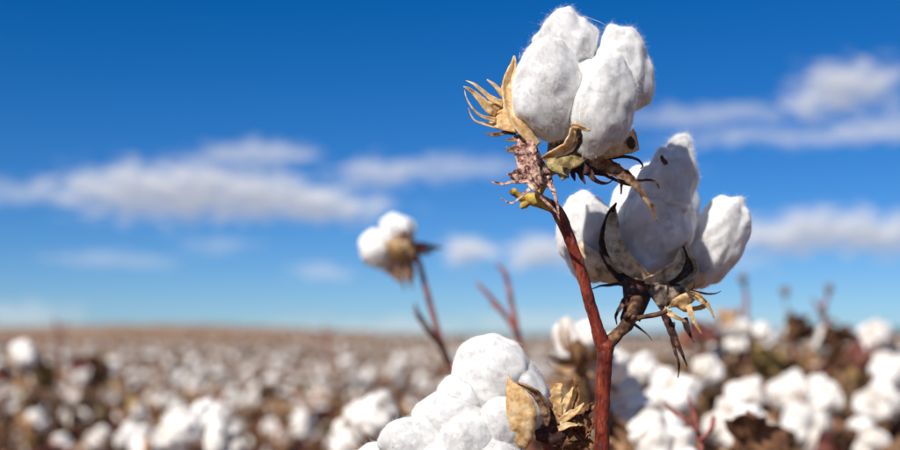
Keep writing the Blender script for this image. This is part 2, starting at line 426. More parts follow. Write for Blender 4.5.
def fibres(V, T, N, seed, flow, wisp=0.26, length=(0.003, 0.010), width=0.00005, lift=0.0016, clump=3):
    """fine cotton filaments in little combed tufts lying on (and a few standing off) a lock"""
    r = np.random.default_rng(seed)
    nrm = vnormals(V, T)
    K = max(1, N // clump); N = K * clump
    rp = lambda a: np.repeat(a, clump, axis=0)
    idx = r.integers(0, len(V), K)
    pc = V[idx]; n = rp(nrm[idx])
    q = pc * 95 + seed
    fl = rp(np.c_[pnoise(q), pnoise(q + 31.7), pnoise(q + 57.1)] * 2.2 + flow * 0.45 + r.normal(size=(K, 3)) * 0.5) + r.normal(size=(N, 3)) * 0.22
    t = unit(fl - n * (fl * n).sum(1)[:, None])
    jit = r.normal(size=(N, 3)) * 0.0008
    jit -= n * (jit * n).sum(1)[:, None]
    p = rp(pc) + jit
    L = rp(r.uniform(*length, K)) * r.uniform(.6, 1.3, N)
    kind_ = r.random(N)
    end = np.where(kind_ < wisp, r.uniform(0.05, 0.42, N), r.uniform(0.0, 0.08, N)) * L      # free ends standing off
    arch = np.where(r.random(N) < .5, r.exponential(0.13, N), 0.02) * L                        # loops that rise and return
    arch = np.minimum(arch, .004)
    bend = rp(r.normal(size=K)) * 0.7 + r.normal(size=N) * 0.35
    s = np.cross(n, t)
    S = 4
    u = np.linspace(0, 1, S)
    Rc = 0.022                                             # follow the surface's own curvature
    x = (u[None] - .5) * L[:, None]
    h0 = lift * (.1 + rp(r.random(K)) ** 1.5 * .9) * r.uniform(.3, 1.2, N)
    ctr = (p[:, None] + t[:, None] * x[..., None]
           + s[:, None] * (bend[:, None] * x * x / L[:, None] * 2)[..., None]
           + n[:, None] * (h0[:, None] - x * x / (2 * Rc) + end[:, None] * u[None] ** 2 + arch[:, None] * 4 * (u * (1 - u))[None])[..., None])
    ctr = ctr + r.normal(size=ctr.shape) * 0.00018
    wd = width * r.uniform(0.5, 1.4, N)
    sv = unit(s + n * r.normal(size=(N, 1)) * 0.22)
    tp = np.array([.35, 1, .9, .15])
    A = ctr + sv[:, None] * (wd[:, None] * tp[None])[..., None]
    B = ctr - sv[:, None] * (wd[:, None] * tp[None])[..., None]
    VV = np.stack([A, B], 2).reshape(-1, 3)                # N,S,2
    b = (np.arange(N) * S * 2)[:, None] + (np.arange(S - 1) * 2)[None]
    b = b.reshape(-1)
    TT = np.concatenate([np.c_[b, b + 1, b + 2], np.c_[b + 1, b + 3, b + 2]])
    return VV, TT

def lock(px, py, d, rx, ry, rz, tilt=0.0, seed=0, lump=0.16, taper=0.0, nf=3200, parent=None, sub=6, plume=None, name='cotton_lock', wisp=0.26):
    """one lock of cotton; radii in px at its depth; tilt clockwise in degrees"""
    S, T = ico(sub)
    k = d / FPX
    so = seed * 7.31
    q = S * (1 + 1.25 * lump * pnoise(S * 1.4 + so) + 0.55 * lump * pnoise(S * 2.9 + so + 5))[:, None]
    q = q * (0.965 + 0.006 * pnoise(S * 5 + so))[:, None]
    x, y, z = q[:, 0] * rx, q[:, 1] * ry, q[:, 2] * rz
    tp = 1 - taper * q[:, 1]
    x, z = x * tp, z * tp
    if plume:                                                                # pulled-out tuft at the top: (dx, dy) px
        f = np.clip((q[:, 1] - 0.35) / 0.65, 0, 1) ** 1.6
        x = x * (1 - 0.55 * f) + plume[0] * f; y = y + plume[1] * f; z = z * (1 - 0.45 * f)
    a = math.radians(tilt)
    x, y = x * math.cos(a) + y * math.sin(a), -x * math.sin(a) + y * math.cos(a)
    c = P(px, py, d)
    V = c + (x * k)[:, None] * Rv + (y * k)[:, None] * Uv + (z * k)[:, None] * Fv
    acc = Acc(); acc.add(V, T, 0)
    if nf:
        flow = Uv * math.cos(a) + Rv * math.sin(a)
        fv, ft = fibres(V, T, int(nf * 3.0), seed + 100, flow, wisp=wisp)
        acc.add(fv, ft, 1)
    return acc.build(name, [M['cotton'], M['fuzz']], parent, c)

def Pd(px, py, d): return P(px, py, d)
def tubepx(pts, d0, sides=12, n=6, rough=0.12, seed=0.0):
    """pts = (px, py, depth offset mm, full width px)"""
    return tube([P(p[0], p[1], d0 + p[2] * .001) for p in pts], [p[3] * d0 / FPX * .5 for p in pts], sides, n, rough, seed)

# ------------------------------------------------------------------ the setting: ground, far canopy, hills
def terrain(x, y):
    return 2.05 * np.exp(-((x + 40 - 0.0 * y) / 30.0) ** 2 - ((y - 215) / 85.0) ** 2) + 0.9 * np.exp(-((x + 75) / 30.0) ** 2 - ((y - 215) / 85.0) ** 2)

def polar_grid(r, a0, a1, na, zf, noise=0.0, ns=1.0):
    A = np.radians(np.linspace(a0, a1, na))
    RR, AA = np.meshgrid(r, A, indexing='ij')
    x, y = (RR * np.sin(AA)).ravel(), (RR * np.cos(AA)).ravel()
    z = zf(x, y)
    if noise: z = z + noise * fbm(np.c_[x * ns, y * ns, np.zeros(len(x))], 3)
    V = np.c_[x, y, z]
    i = np.arange(len(r) - 1)[:, None] * na + np.arange(na - 1)[None]
    i = i.ravel()
    T = np.concatenate([np.c_[i, i + 1, i + na], np.c_[i + 1, i + na + 1, i + na]])
    return V, T
# winding so that normals look up
def flip(T): return T[:, ::-1]

rr = np.concatenate([[0.05], np.geomspace(0.6, 300, 90), np.geomspace(400, 14000, 14)])
V, T = polar_grid(rr, -180, 180, 145, terrain, 0.0)
g = obj('ground', V, flip(T), M['soil'], origin=(0, 0, 0)); g['kind'] = 'structure'
V, T = polar_grid(np.geomspace(24, 290, 150), -50, 50, 260, lambda x, y: terrain(x, y) + 0.70, 0.10, 0.9)
g = obj('cotton_canopy', V, flip(T), M['canopy'], origin=(0, 0, 0)); g['kind'] = 'stuff'
g['label'] = 'brown and white cotton canopy far off reaching the skyline'; g['category'] = 'cotton field'

def hill(name, a0, a1, r, hmax, seed):
    A = np.radians(np.linspace(a0, a1, 160))
    u = np.linspace(0, 1, 160)
    prof = hmax * np.sin(math.pi * u) ** 0.6 * (0.72 + 0.4 * fbm(np.c_[u * 7 + seed, u * 0, u * 0], 4))
    V = []; n = 160
    for f, rad in ((0.0, r * .88), (0.55, r * .94), (1.0, r), (0.5, r * 1.08), (0.0, r * 1.15)):
        V.append(np.c_[rad * np.sin(A), rad * np.cos(A), prof * f - 2])
    V = np.concatenate(V)
    i = (np.arange(4)[:, None] * n + np.arange(n - 1)[None]).ravel()
    T = np.concatenate([np.c_[i, i + 1, i + n], np.c_[i + 1, i + n + 1, i + n]])
    o = obj(name, V, flip(T), M['hills'], origin=(0, 0, 0)); o['kind'] = 'structure'
hill('hills', 2, 34, 6000, 52, 3.0)
hill('hills', -46, 10, 7000, 34, 9.0)

# ------------------------------------------------------------------ shared meshes for the field plants
def boll_meshes(seed):
    r = np.random.default_rng(seed)
    S, T = ico(4)
    acc = Acc()
    nl = 4 if seed % 3 else 5
    sp = r.uniform(0.75, 1.15)
    for k in range(nl):
        a = 2 * math.pi * k / nl + r.normal() * 0.2
        so = seed * 13 + k * 5.7
        q = S * (1 + 0.24 * pnoise(S * 1.3 + so) + 0.06 * pnoise(S * 3.3 + so))[:, None]
        q = q * (1 + 0.025 * fbm(S * 6 + so, 3))[:, None]
        rad = np.array([0.0185, 0.0185, 0.025]) * r.uniform(0.85, 1.12)
        v = q * rad
        ti = 0.5 * sp + r.normal() * 0.1                                 # lean outwards
        v = np.c_[v[:, 0] * math.cos(ti) + v[:, 2] * math.sin(ti), v[:, 1], -v[:, 0] * math.sin(ti) + v[:, 2] * math.cos(ti)]
        v = v + np.array([0.0135 * sp, 0, 0.027])
        v = np.c_[v[:, 0] * math.cos(a) - v[:, 1] * math.sin(a), v[:, 0] * math.sin(a) + v[:, 1] * math.cos(a), v[:, 2]]
        acc.add(v, T)
    V, T_, m = acc.get()
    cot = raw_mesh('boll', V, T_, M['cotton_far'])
    acc = Acc()
    for k in range(nl):
        a = 2 * math.pi * (k + 0.5 * (seed % 2)) / nl + r.normal() * 0.15
        o_ = np.array([math.cos(a), math.sin(a), -0.25])
        v, t = valve(np.zeros(3), np.array([math.cos(a) * 0.034, math.sin(a) * 0.034, r.uniform(0.018, 0.034)]), o_, 0.012, 0.28, 0.5, 0.25, 9, 5, seed)
        acc.add(v, t)
    for k in range(13):
        a = r.uniform(0, 2 * math.pi); l = r.uniform(0.022, 0.055)
        o_ = np.array([math.cos(a), math.sin(a), -1.2])
        v, t = valve(np.array([0, 0, -0.003]), np.array([math.cos(a) * l, math.sin(a) * l, r.uniform(-0.035, 0.045)]), o_, r.uniform(.003, .007), 0.15, 0.3, -0.3, 7, 3, seed + k)
        acc.add(v, t)
    V, T_, m = acc.get()
    bur = raw_mesh('bur', V, T_, M['field_bur'])
    return cot, bur
BOLLS = [boll_meshes(s) for s in range(1, 9)]

def leaf_mesh(seed, mat):
    r = np.random.default_rng(seed + 50)
    n = 9
    u, v = np.meshgrid(np.linspace(0, 1, n), np.linspace(-1, 1, n), indexing='ij')
    lob = 0.55 + 0.45 * np.abs(np.cos(u * 4.4))
    w = 0.030 * np.sin(math.pi * np.clip(u, .03, .98)) ** 0.6 * lob
    x = (u * 0.065).ravel(); y = (v * w).ravel()
    q = np.c_[x * 45, y * 45, np.full(x.size, seed * 3.3)]
    z = 0.020 * fbm(q * 1.7, 3) + 0.35 * np.abs(y) * r.uniform(.4, 1.6) - 4.0 * x * x * r.uniform(.5, 2.0)
    V = np.c_[x, y, z]
    i = (np.arange(n - 1)[:, None] * n + np.arange(n - 1)[None]).ravel()
    T = np.concatenate([np.c_[i, i + 1, i + n], np.c_[i + 1, i + n + 1, i + n]])
    return raw_mesh('dry_leaf', V, T, mat)
LEAVES = [leaf_mesh(k, M[m]) for k, m in enumerate(['leaf_brown', 'leaf_red', 'leaf_tan', 'leaf_ochre', 'leaf_tan', 'leaf_brown'])]

def aim(dirv, spin):
    """euler that turns +Z to dirv"""
    return (Vector(dirv).to_track_quat('Z', 'Y') @ Quaternion((0, 0, 1), spin)).to_euler()

def add_boll(root, pos, dirv, scale, r, which=None):
    cot, bur = BOLLS[which if which is not None else r.integers(len(BOLLS))]
    b = put('boll', cot, pos, root, rot=aim(dirv, r.uniform(0, 6.28)), scale=scale)
    u = bpy.data.objects.new('bur', bur); col.objects.link(u); u.parent = b
    return b
def add_leaf(root, pos, r, scale=1.0, which=None):
    return put('dry_leaf', LEAVES[which if which is not None else r.integers(len(LEAVES))], pos, root,
               rot=(r.uniform(-.9, .9), r.uniform(-.2, 1.5), r.uniform(0, 6.28)), scale=scale * r.uniform(.7, 1.5))

def plant(x, y, H, label, group=None, seed=0, nb=9, nl=7, fixed=(), twig=None, zmin=0.42, bs=1.0, mat='field_stem', spread=1.0, ls=1.0):
    """a dry cotton plant with open bolls; fixed = (px, py, d, scale, variant, dir) bolls at known places"""
    r = np.random.default_rng(seed + 1000)
    z0 = float(terrain(np.array([x]), np.array([y]))[0])
    root = top('cotton_plant', (x, y, z0), label, 'cotton plant', group)
    base = np.array([x, y, z0])
    lean = r.normal(size=2) * 0.05
    def ax(f): return base + np.array([lean[0] * f * H + .012 * math.sin(f * 9 + seed), lean[1] * f * H + .012 * math.cos(f * 7 + seed), f * H])
    acc = Acc()
    Ht = 0.97
    acc.add(*tube([ax(f) for f in np.linspace(0, Ht, 7)], np.linspace(.0062, .0022, 7), 6, 3))
    ga = r.uniform(0, 6.28)
    for k in range(nb):
        f = zmin + (Ht - zmin) * (k + r.uniform(.1, .9)) / nb
        ga += 2.4
        ln = r.uniform(.05, .20) * (1.15 - 0.55 * f) * spread * (0.35 if k == nb - 1 else 1)
        p0 = ax(f); dv = np.array([math.cos(ga), math.sin(ga), r.uniform(.15, .7)])
        p2 = p0 + dv * ln; p2[2] = min(p2[2], z0 + H * 1.01)
        p1 = (p0 + p2) / 2 + np.array([0, 0, .012])
        acc.add(*tube([p0, p1, p2], [.003, .0024, .002], 5, 3))
        bd = unit(np.array([dv[0], dv[1], r.uniform(-.1, 1.1)]))
        add_boll(root, p2, bd, bs * r.uniform(.78, 1.12), r)
    for k in range(nl):
        f = r.uniform(zmin, 1.0) if k % 2 else r.uniform(.74, 1.02)
        a = r.uniform(0, 6.28); ln = r.uniform(.02, .16) * spread
        add_leaf(root, ax(f) + np.array([math.cos(a) * ln, math.sin(a) * ln, 0.0]), r, ls)
    for k in range(8):                                                   # bare side twigs
        f = r.uniform(.5, .95); a = r.uniform(0, 6.28); ln = r.uniform(.06, .16)
        p0 = ax(f); p2 = p0 + np.array([math.cos(a) * ln, math.sin(a) * ln, ln * r.uniform(.2, .9)]); p2[2] = min(p2[2], z0 + H * 1.03)
        acc.add(*tube([p0, (p0 + p2) / 2 + r.normal(size=3) * .006, p2], [.002, .0016, .0011], 4, 2))
    for (px, py, d, s, wh, dv) in fixed:
        p2 = P(px, py, d)
        dv = unit(np.array(dv, float))
        p2 = p2 - dv * 0.030 * s
        f = float(np.clip((p2[2] - z0) / H - .14, .3, .95)); p0 = ax(f)
        acc.add(*tube([p0, (p0 + p2) / 2 - np.array([0, 0, .015]), p2], [.0034, .003, .0025], 6, 4))
        add_boll(root, p2, dv, s, r, wh)
    if twig:                                                             # bare top twig: list of px paths
        for path in twig:
            pts = [P(a, b, d) for a, b, d, w in path]; rad = [w * d / FPX * .5 for a, b, d, w in path]
            acc.add(*tube(pts, rad, 6, 4))
    acc.build('stem', M[mat], root, base)
    return root

# ------------------------------------------------------------------ the main plant, in focus
D = 0.725
main = top('cotton_plant', (P(603, 460, D)[0], P(603, 460, D)[1], 0.0),
           'tall red-stemmed cotton plant in sharp focus with two open bolls', 'cotton plant')
zb = main.location
stem = Acc()
ground_pt = np.array([zb[0] + 0.02, zb[1] + 0.03, -0.02])
V, T = tube([ground_pt, ground_pt * .5 + P(603, 460, D) * .5 + np.array([.008, .004, 0]), P(602, 462, D), P(602, 430, D), P(603, 398, D), P(604, 368, D), P(605.5, 352, D), P(606, 344, D), P(606, 339, D)],
            [k * D / FPX * .5 for k in (20, 17, 14.8, 14.6, 14.6, 15, 16.4, 15, 8)], 18, 9, 0.13, 1.0)
stem.add(V, T)
V, T = tube([P(604.5, 356, D), P(602, 345, D), P(596.5, 326, D), P(589, 299, D), P(580.5, 270, D), P(572, 245, D), P(564.5, 226, D), P(559.5, 215, D), P(551, 206, D), P(543, 202, D)],
            [k * D / FPX * .5 for k in (11, 13.8, 12.6, 12, 11.7, 11.4, 11.8, 13.2, 11.6, 10.5)], 18, 8, 0.13, 2.0)
stem.add(V, T)
main_stem = stem.build('stem', M['stem'], main, (zb[0], zb[1], 0))

node = Acc()
node.add(*tubepx([(551, 206.5, 0, 11), (543, 202.5, -1, 13.4), (536, 199.5, -2, 14.6), (529, 199, -2, 12), (524, 200, -2, 6)], D, 16, 6, .12, 4))
node.add(*tubepx([(532, 201, -1, 9), (524, 199, -2, 7.4), (517, 194.5, -3, 6.6), (512, 190.5, -3, 6.8), (511, 189.6, -3, 4)], D, 12, 5, .15, 6))
node.add(*tubepx([(528, 202, -2, 8), (523, 206, -3, 7), (520.5, 208, -3, 4)], D, 10, 4, .3, 7))
node.add(*tubepx([(536, 200, 1, 9), (541, 190, 2, 8), (546, 179, 4, 8), (553, 168, 6, 10), (560, 160, 8, 13)], D, 12, 5, .15, 8))
o = node.build('stem_node', M['node'], main); o['label'] = 'yellow-green swollen node with a cut stub'

side = Acc()
side.add(*tubepx([(604, 350, 0, 12), (611, 341, 3, 13), (620, 332, 8, 12.5), (629, 321, 16, 13), (634, 308, 26, 12.5), (638, 296, 38, 12), (642, 284, 50, 15)], D, 14, 6, .22, 11))
side.add(*tubepx([(630, 321, 14, 9), (636, 318.5, 14, 6), (648, 316, 13, 5.2), (659, 314, 12, 5.4), (667, 311, 12, 4)], D, 10, 5, .15, 12))
side.add(*tubepx([(634, 324, 14, 3.5), (642, 330, 12, 2.2), (650, 337.5, 11, 1.2), (652, 341, 11, .6)], D, 8, 5, .1, 13))
side.add(*tubepx([(626, 318, 10, 6), (628.5, 315, 8, 6.5), (631, 316, 7, 5)], D, 10, 4, .25, 14))
side.add(*tubepx([(631, 319, 8, 5), (634, 317, 7, 5.5), (636, 319, 8, 3)], D, 10, 4, .25, 15))
o = side.build('branch', M['branch'], main); o['label'] = 'dark brown side branch carrying the rear boll'

# ---- front boll
D1 = 0.722
calyx = Acc()
calyx.add(*tubepx([(550, 172, 6, 10), (557, 163, 7, 26), (566, 154, 8, 50), (574, 145, 9, 66), (580, 136, 10, 60), (584, 128, 10, 30)], D1, 24, 5, .08, 21))
boll1 = calyx.build('boll', M['brownbract'], main)
boll1['label'] = 'front boll bursting with clean white cotton'
lock(566, 46, D1 + .022, 32, 39, 30, 6, 1, .14, .10, 3800, boll1)
lock(546, 90, D1 - .010, 36.5, 54, 32, 6, 2, .10, .02, 4600, boll1)
lock(603, 104, D1 - .012, 33, 55, 31, 12, 3, .10, .08, 4600, boll1)
lock(623, 71, D1 + .018, 29.5, 47, 30, -6, 4, .12, .05, 3800, boll1)
lock(586, 100, D1 + .016, 34, 44, 26, 0, 5, .10, .0, 1500, boll1, sub=5)
# loose filaments springing off the cotton
for pts in ([(584, 16, 8, .35), (592, 19, 8, .3), (600, 22, 8, .3), (607, 26, 10, .25)], [(579, 112, -30, .4), (580, 120, -32, .35), (581, 127, -30, .3)],
            [(638, 128, 0, .3), (642, 132, -1, .3), (646, 134, 0, .3)], [(519, 58, 0, .4), (520, 55, 0, .3), (519.5, 52, 0, .2)]):
    a = Acc(); a.add(*tubepx(pts, D1, 4, 5, 0)); a.build('loose_fibre', M['fuzz'], boll1)

a = Acc()   # left valve hugging the cotton
a.add(*strip([(514.5, 56, 0, 1.5), (514, 62, -3, 5), (511, 72, -7, 11), (509, 84, -10, 15), (508.5, 97, -13, 16), (511, 110, -16, 15), (517, 122, -18, 13), (526, 134, -18, 12), (538, 146, -16, 8)], D1, -.45, .55, 8, 1.0, .08, 9))
a.build('bur_valve', M['tan'], boll1, solid=.0009)
a = Acc()   # front valve, seen edge on, rim folded over
a.add(*strip([(542, 158, -22, 2), (548, 155.5, -25, 6), (556, 152.5, -27, 9), (564, 148.5, -29, 10), (569.5, 142, -31, 9.5), (572, 135, -32, 8), (573.5, 128, -33, 7)], D1, .55, .35, 8, 2.0, .18, 7))
a.add(*strip([(571, 125, -33, 2), (575, 125.5, -34, 4.5), (580, 127, -34, 4), (585, 129, -33, 3), (590.5, 130.5, -32, 1)], D1, .3, .4, 8, 3.0, .3, 5))
a.build('bur_valve', M['tan'], boll1, solid=.0009)
a = Acc()   # dark strip painted in for the shadow inside it
a.add(*strip([(556, 156, -22, 4), (566, 152, -24, 8), (573, 147, -26, 10), (577, 140, -27, 10), (578, 133, -28, 7), (580, 128, -29, 2)], D1, -.35, .3, 8, 5.0, .15, 7))
o = a.build('bur_valve', M['bur_dark'], boll1, solid=.0009); o['label'] = 'dark strip painted as the shadow inside the front valve'
a = Acc()   # right valve
a.add(*sheet([(596, 152), (606, 150), (616, 143), (626, 134), (633, 129), (636, 134), (638, 145), (639, 150), (632, 153), (622, 155), (612, 158), (602, 160)], D1, (8, -4), 7, 1.5, 8))
a.build('bur_valve', M['tan'], boll1, solid=.0010)
a = Acc()  # dark sheet painted in for the shaded hole near the valve tip
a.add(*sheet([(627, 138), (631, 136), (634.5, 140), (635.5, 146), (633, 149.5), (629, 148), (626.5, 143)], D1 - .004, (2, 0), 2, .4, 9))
o = a.build('bur_valve', M['bur_dark'], boll1, solid=.0003); o['label'] = 'dark sheet painted as the shaded hole near the right valve tip'

a = Acc()   # pale left bract, a hand of pointed fingers
a.add(*sheet([(483, 105), (487, 101), (493, 101.5), (498, 100), (505, 104), (508, 110), (514, 117), (521, 127), (526, 134), (516, 133), (503, 130), (493, 127), (488, 124), (491, 120), (489, 115)], D1 - .003, (-7, -6), 2.5, 1.4, 4))
a.add(*strip([(504, 96, 2, 6), (499, 90, 2, 5), (493, 84, 2, 3.4), (487, 79.5, 2, 1.2)], D1, .2, .4, 7, 1))
a.add(*strip([(503, 104, -3, 8), (496, 101, -4, 7), (488, 96, -4, 5), (480, 89, -5, 4), (473, 83.5, -5, 2.4), (466, 80.5, -4, .6)], D1, .3, .4, 7, 2))
a.add(*strip([(497, 113, -5, 11), (489, 108, -6, 9.5), (481, 100, -6, 7), (474, 93, -6, 4.5), (468, 88.5, -7, 3), (463.5, 86.5, -7, .9)], D1, -.2, .4, 7, 3))
a.add(*strip([(496, 120, -6, 6), (489, 118.5, -7, 4), (481, 115.5, -8, 2.6), (474, 110, -9, 2), (469, 103, -9, 1.5), (465.5, 95, -9, 1), (464.5, 90, -8, .5)], D1, .1, .3, 7, 4))
a.add(*strip([(500, 127, -4, 7), (492, 125.5, -5, 4), (483, 123.5, -6, 2.6), (475, 120.5, -7, 1.8), (470.5, 114, -7, 1.2), (468.5, 108, -7, .6)], D1, .2, .3, 7, 5))
o = a.build('bract', M['tan'], boll1, solid=.0003); o['label'] = 'pale tan bract with long pointed fingers'
a = Acc()   # short dark fingers below it
a.add(*strip([(516, 133, -4, 5), (506, 132.5, -6, 4), (496, 134.5, -7, 4), (490, 134.5, -7, 3.2), (486, 133, -7, 1)], D1, .2, .4, 7, 6))
a.add(*strip([(526, 139, -6, 9), (518, 138, -8, 7), (511, 140.5, -9, 4), (505, 139, -9, 1)], D1, .4, .5, 7, 7, .35))
a.add(*strip([(524, 148, -8, 10), (516, 148, -10, 7), (509, 150, -11, 5), (506, 146.5, -11, 1)], D1, .3, .5, 7, 8, .35))
a.build('bract', M['brownbract'], boll1, solid=.0003)
a = Acc()   # pink and brown mottled bract, crumpled over the stalk
a.add(*sheet([(518, 139), (526, 134), (533, 138), (537, 147), (542, 157), (546, 166), (551, 173), (553, 181), (549, 188), (543, 185), (538, 190), (531, 186), (524, 183), (516, 183), (510, 178), (514, 170), (518, 168), (516, 160), (514, 153)], D1 - .016, (3, -4), 4, 3.2, 14))
a.add(*strip([(531, 140, -21, 8), (531, 152, -23, 9), (533, 164, -24, 11), (537, 176, -24, 9), (541, 186, -22, 4)], D1, .4, .6, 7, 12, .4))
a.add(*strip([(522, 179, -20, 8), (516, 177, -22, 7), (511, 175, -23, 4), (507, 174, -23, 1)], D1, .5, .5, 7, 9, .35))
a.add(*strip([(529, 180, -20, 5), (520, 182, -22, 3.6), (511, 182, -24, 2.6), (503, 184, -25, 2.6), (496, 183, -25, 2.4), (491, 181.5, -25, 1)], D1, .3, .3, 7, 10, .1))
a.add(*strip([(532, 187, -21, 3.4), (525, 193, -23, 2.8), (518, 199, -24, 2.2), (512, 203, -24, 1.8), (507, 202, -24, 1.4), (501, 198, -24, .6)], D1, .3, .3, 7, 11, .1))
a.add(*strip([(525, 180, -20, 4), (533, 188, -24, 3.6), (541, 197, -25, 3), (549, 205, -25, 2.6), (556, 212, -24, 2), (560, 221, -22, .8)], D1, .2, .3, 7, 13, .1))
a.add(*strip([(549, 182, -20, 6), (553, 190, -22, 4.5), (556, 199, -23, 3), (558, 208, -23, 2), (559, 216, -22, .8)], D1, .3, .4, 7, 15, .2))
a.build('bract', M['purple'], boll1, solid=.0003)
a = Acc()   # olive bract under the cotton
a.add(*sheet([(543, 157), (551, 154), (562, 153), (576, 156), (586, 160), (580, 166), (572, 169), (567, 178), (562, 181), (558, 175), (554, 172), (548, 168)], D1 - .010, (2, -6), 5, 2.0, 24))
a.build('bract', M['olive'], boll1, solid=.0003)
a = Acc()   # dark saw-toothed bract
a.add(*sheet([(566, 160), (580, 158), (596, 159), (612, 160), (618, 166), (610, 171), (602, 176), (595, 175), (588, 176), (580, 174), (573, 172)], D1 - .002, (5, -3), 4, 1.8, 34))
for pts in ([(572, 168, -6, 7), (573, 174, -7, 5), (575, 181, -7, 1)], [(580, 170, -7, 7), (582, 177, -8, 5), (585.5, 184, -8, 1)],
            [(589, 171, -7, 8), (593, 178, -8, 5.5), (600, 182.5, -8, 3.4), (607, 183, -8, 2.4), (613, 180, -7, .8)],
            [(600, 172, -6, 6), (608, 176, -7, 4), (616, 180, -8, 3), (625, 184, -8, 2.4), (634, 186.5, -8, 1)],
            [(566, 166, -5, 5), (567, 172, -6, 3.5), (568.5, 178, -6, .8)]):
    a.add(*strip(pts, D1, .3, .5, 7, pts[0][0], .2))
o = a.build('bract', M['teeth'], boll1, solid=.0003); o['label'] = 'dark saw-toothed bract under the cotton'
a = Acc()   # long brown bract trailing to the right
a.add(*strip([(588, 160, -6, 9), (602, 163, -9, 13), (615, 169, -11, 14), (627, 176, -13, 11), (636, 185, -14, 7), (643, 195, -14, 5), (649, 204, -14, 4), (653, 212, -13, 3), (657.5, 221, -12, .8)], D1, .35, .6, 8, 20, .25, 7))
a.add(*strip([(649, 203, -14, 3), (654, 206, -14, 2.2), (657.5, 209, -14, .8)], D1, .3, .4, 6, 21, .2))
a.build('bract', M['brownbract'], boll1, solid=.0003)
a = Acc()
a.add(*strip([(604, 158, -3, 6), (614, 157, -4, 4.5), (624, 156.5, -4, 3.4), (633, 158, -4, 2.8), (640, 161.5, -4, 2.2), (642.5, 167, -4, 1.4), (640, 168.5, -4, .5)], D1, .3, .4, 7, 22, .15))
a.add(*strip([(618, 180, -11, 4), (628, 181, -12, 3), (640, 180.5, -12, 3), (650, 180, -12, 2.6), (656, 182, -12, 2), (659.5, 189, -12, .7)], D1, .3, .4, 7, 23, .12))
a.add(*strip([(622, 177, -9, 4.5), (621.5, 185, -9, 3), (621, 194.5, -9, 1.4)], D1, .2, .4, 7, 24, .15))
a.build('bract', M['teeth'], boll1, solid=.0003)

# ---- rear boll
D2 = 0.800
calyx = Acc()
calyx.add(*tubepx([(641, 297, -12, 14), (643, 288, -8, 26), (648, 278, -2, 52), (652, 268, 4, 62), (654, 258, 8, 40)], D2, 24, 5, .08, 31))
boll2 = calyx.build('boll', M['bur_dark'], main)
boll2['label'] = 'rear boll of three spread locks standing in shade'
lock(589, 237, D2 + .002, 32, 47, 32, -12, 11, .10, .04, 3400, boll2)
lock(655, 222, D2 - .006, 38, 58, 34, 9, 12, .15, .03, 5200, boll2, wisp=.3)
lock(716, 241, D2 + .004, 28, 53, 30, 27, 13, .12, -.02, 3600, boll2, wisp=.3)
lock(655, 215, D2 + .045, 46, 56, 28, 0, 14, .10, 0, 1200, boll2, sub=5)
lock(667, 186, D2 - .010, 30, 42, 29, 14, 15, .13, .14, 4200, boll2, wisp=.45)
lock(679, 153, D2 - .002, 14, 19, 13, 16, 16, .12, .22, 3000, boll2, wisp=.85)

# pale cup under the middle lock
a = Acc()
a.add(*strip([(614, 208, -18, 3), (612.5, 222, -24, 11), (613, 237, -30, 15), (618, 252, -35, 17), (628, 264, -38, 17), (640, 273, -40, 14), (650, 279, -40, 5)], D2, .35, .45, 8, 31, .10, 9))
a.build('bur_valve', M['rim'], boll2, solid=.0012)
a = Acc()
a.add(*strip([(679, 243, -18, 2), (681, 256, -25, 9), (676, 267, -31, 13), (666, 274, -36, 15), (655, 279, -39, 12), (645, 281, -40, 5)], D2, -.35, .45, 8, 32, .10, 9))
a.build('bur_valve', M['rim'], boll2, solid=.0012)
# dark valve between left and middle locks, ending in a thorn
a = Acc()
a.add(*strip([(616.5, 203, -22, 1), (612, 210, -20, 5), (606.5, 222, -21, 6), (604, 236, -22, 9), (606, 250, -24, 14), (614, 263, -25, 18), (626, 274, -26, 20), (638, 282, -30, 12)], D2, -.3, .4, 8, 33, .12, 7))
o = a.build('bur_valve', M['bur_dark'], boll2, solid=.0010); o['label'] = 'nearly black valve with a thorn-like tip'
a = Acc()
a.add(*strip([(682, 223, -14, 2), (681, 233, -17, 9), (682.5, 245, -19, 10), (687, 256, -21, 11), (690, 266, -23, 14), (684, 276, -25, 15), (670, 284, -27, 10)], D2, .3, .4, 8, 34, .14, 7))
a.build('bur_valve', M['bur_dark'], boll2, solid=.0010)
# right valve rim
a = Acc()
a.add(*strip([(684.5, 232, -16, 2), (686, 243, -20, 4), (690, 254, -23, 4.5), (695.5, 264, -25, 5), (696, 272, -27, 6), (690, 279, -28, 7), (680, 286, -28, 8), (668, 289, -26, 5)], D2, .7, .4, 8, 35, .12, 5))
a.add(*valve(P(664, 287, D2 - .015), P(726, 268, D2 + .010), -Uv - Fv * .4, .010, .12, .7, .0, 16, 9, 8))
a.build('bur_valve', M['rim'], boll2, solid=.0010)
a = Acc()   # left valve under the left lock
a.add(*valve(P(632, 284, D2 - .020), P(570, 232, D2 - .004), -Uv * .8 - Fv * .5 - Rv * .4, .013, .26, .7, .0, 18, 9, 9))
a.build('bur_valve', M['rim'], boll2, solid=.0010)
a = Acc()   # dark bract hanging along the stalk
a.add(*sheet([(622, 281), (634, 277), (648, 280), (653, 290), (650, 300), (645, 311), (640, 322), (634, 318), (628, 322), (622, 326), (620, 318), (624, 306), (623, 294)], D2 - .034, (2, 3), 5, 3.0, 44))
for pts in ([(626, 300, -38, 6), (620, 308, -39, 4), (616, 316, -39, 2.6), (617, 325, -38, .8)], [(640, 292, -38, 8), (634, 302, -41, 7), (629, 314, -42, 5), (625, 326, -42, 1)],
            [(622, 284, -30, 5), (611, 285, -30, 3), (600, 286, -30, 2), (592, 289, -30, .8)]):
    a.add(*strip(pts, D2, .4, .5, 7, pts[0][0], .3))
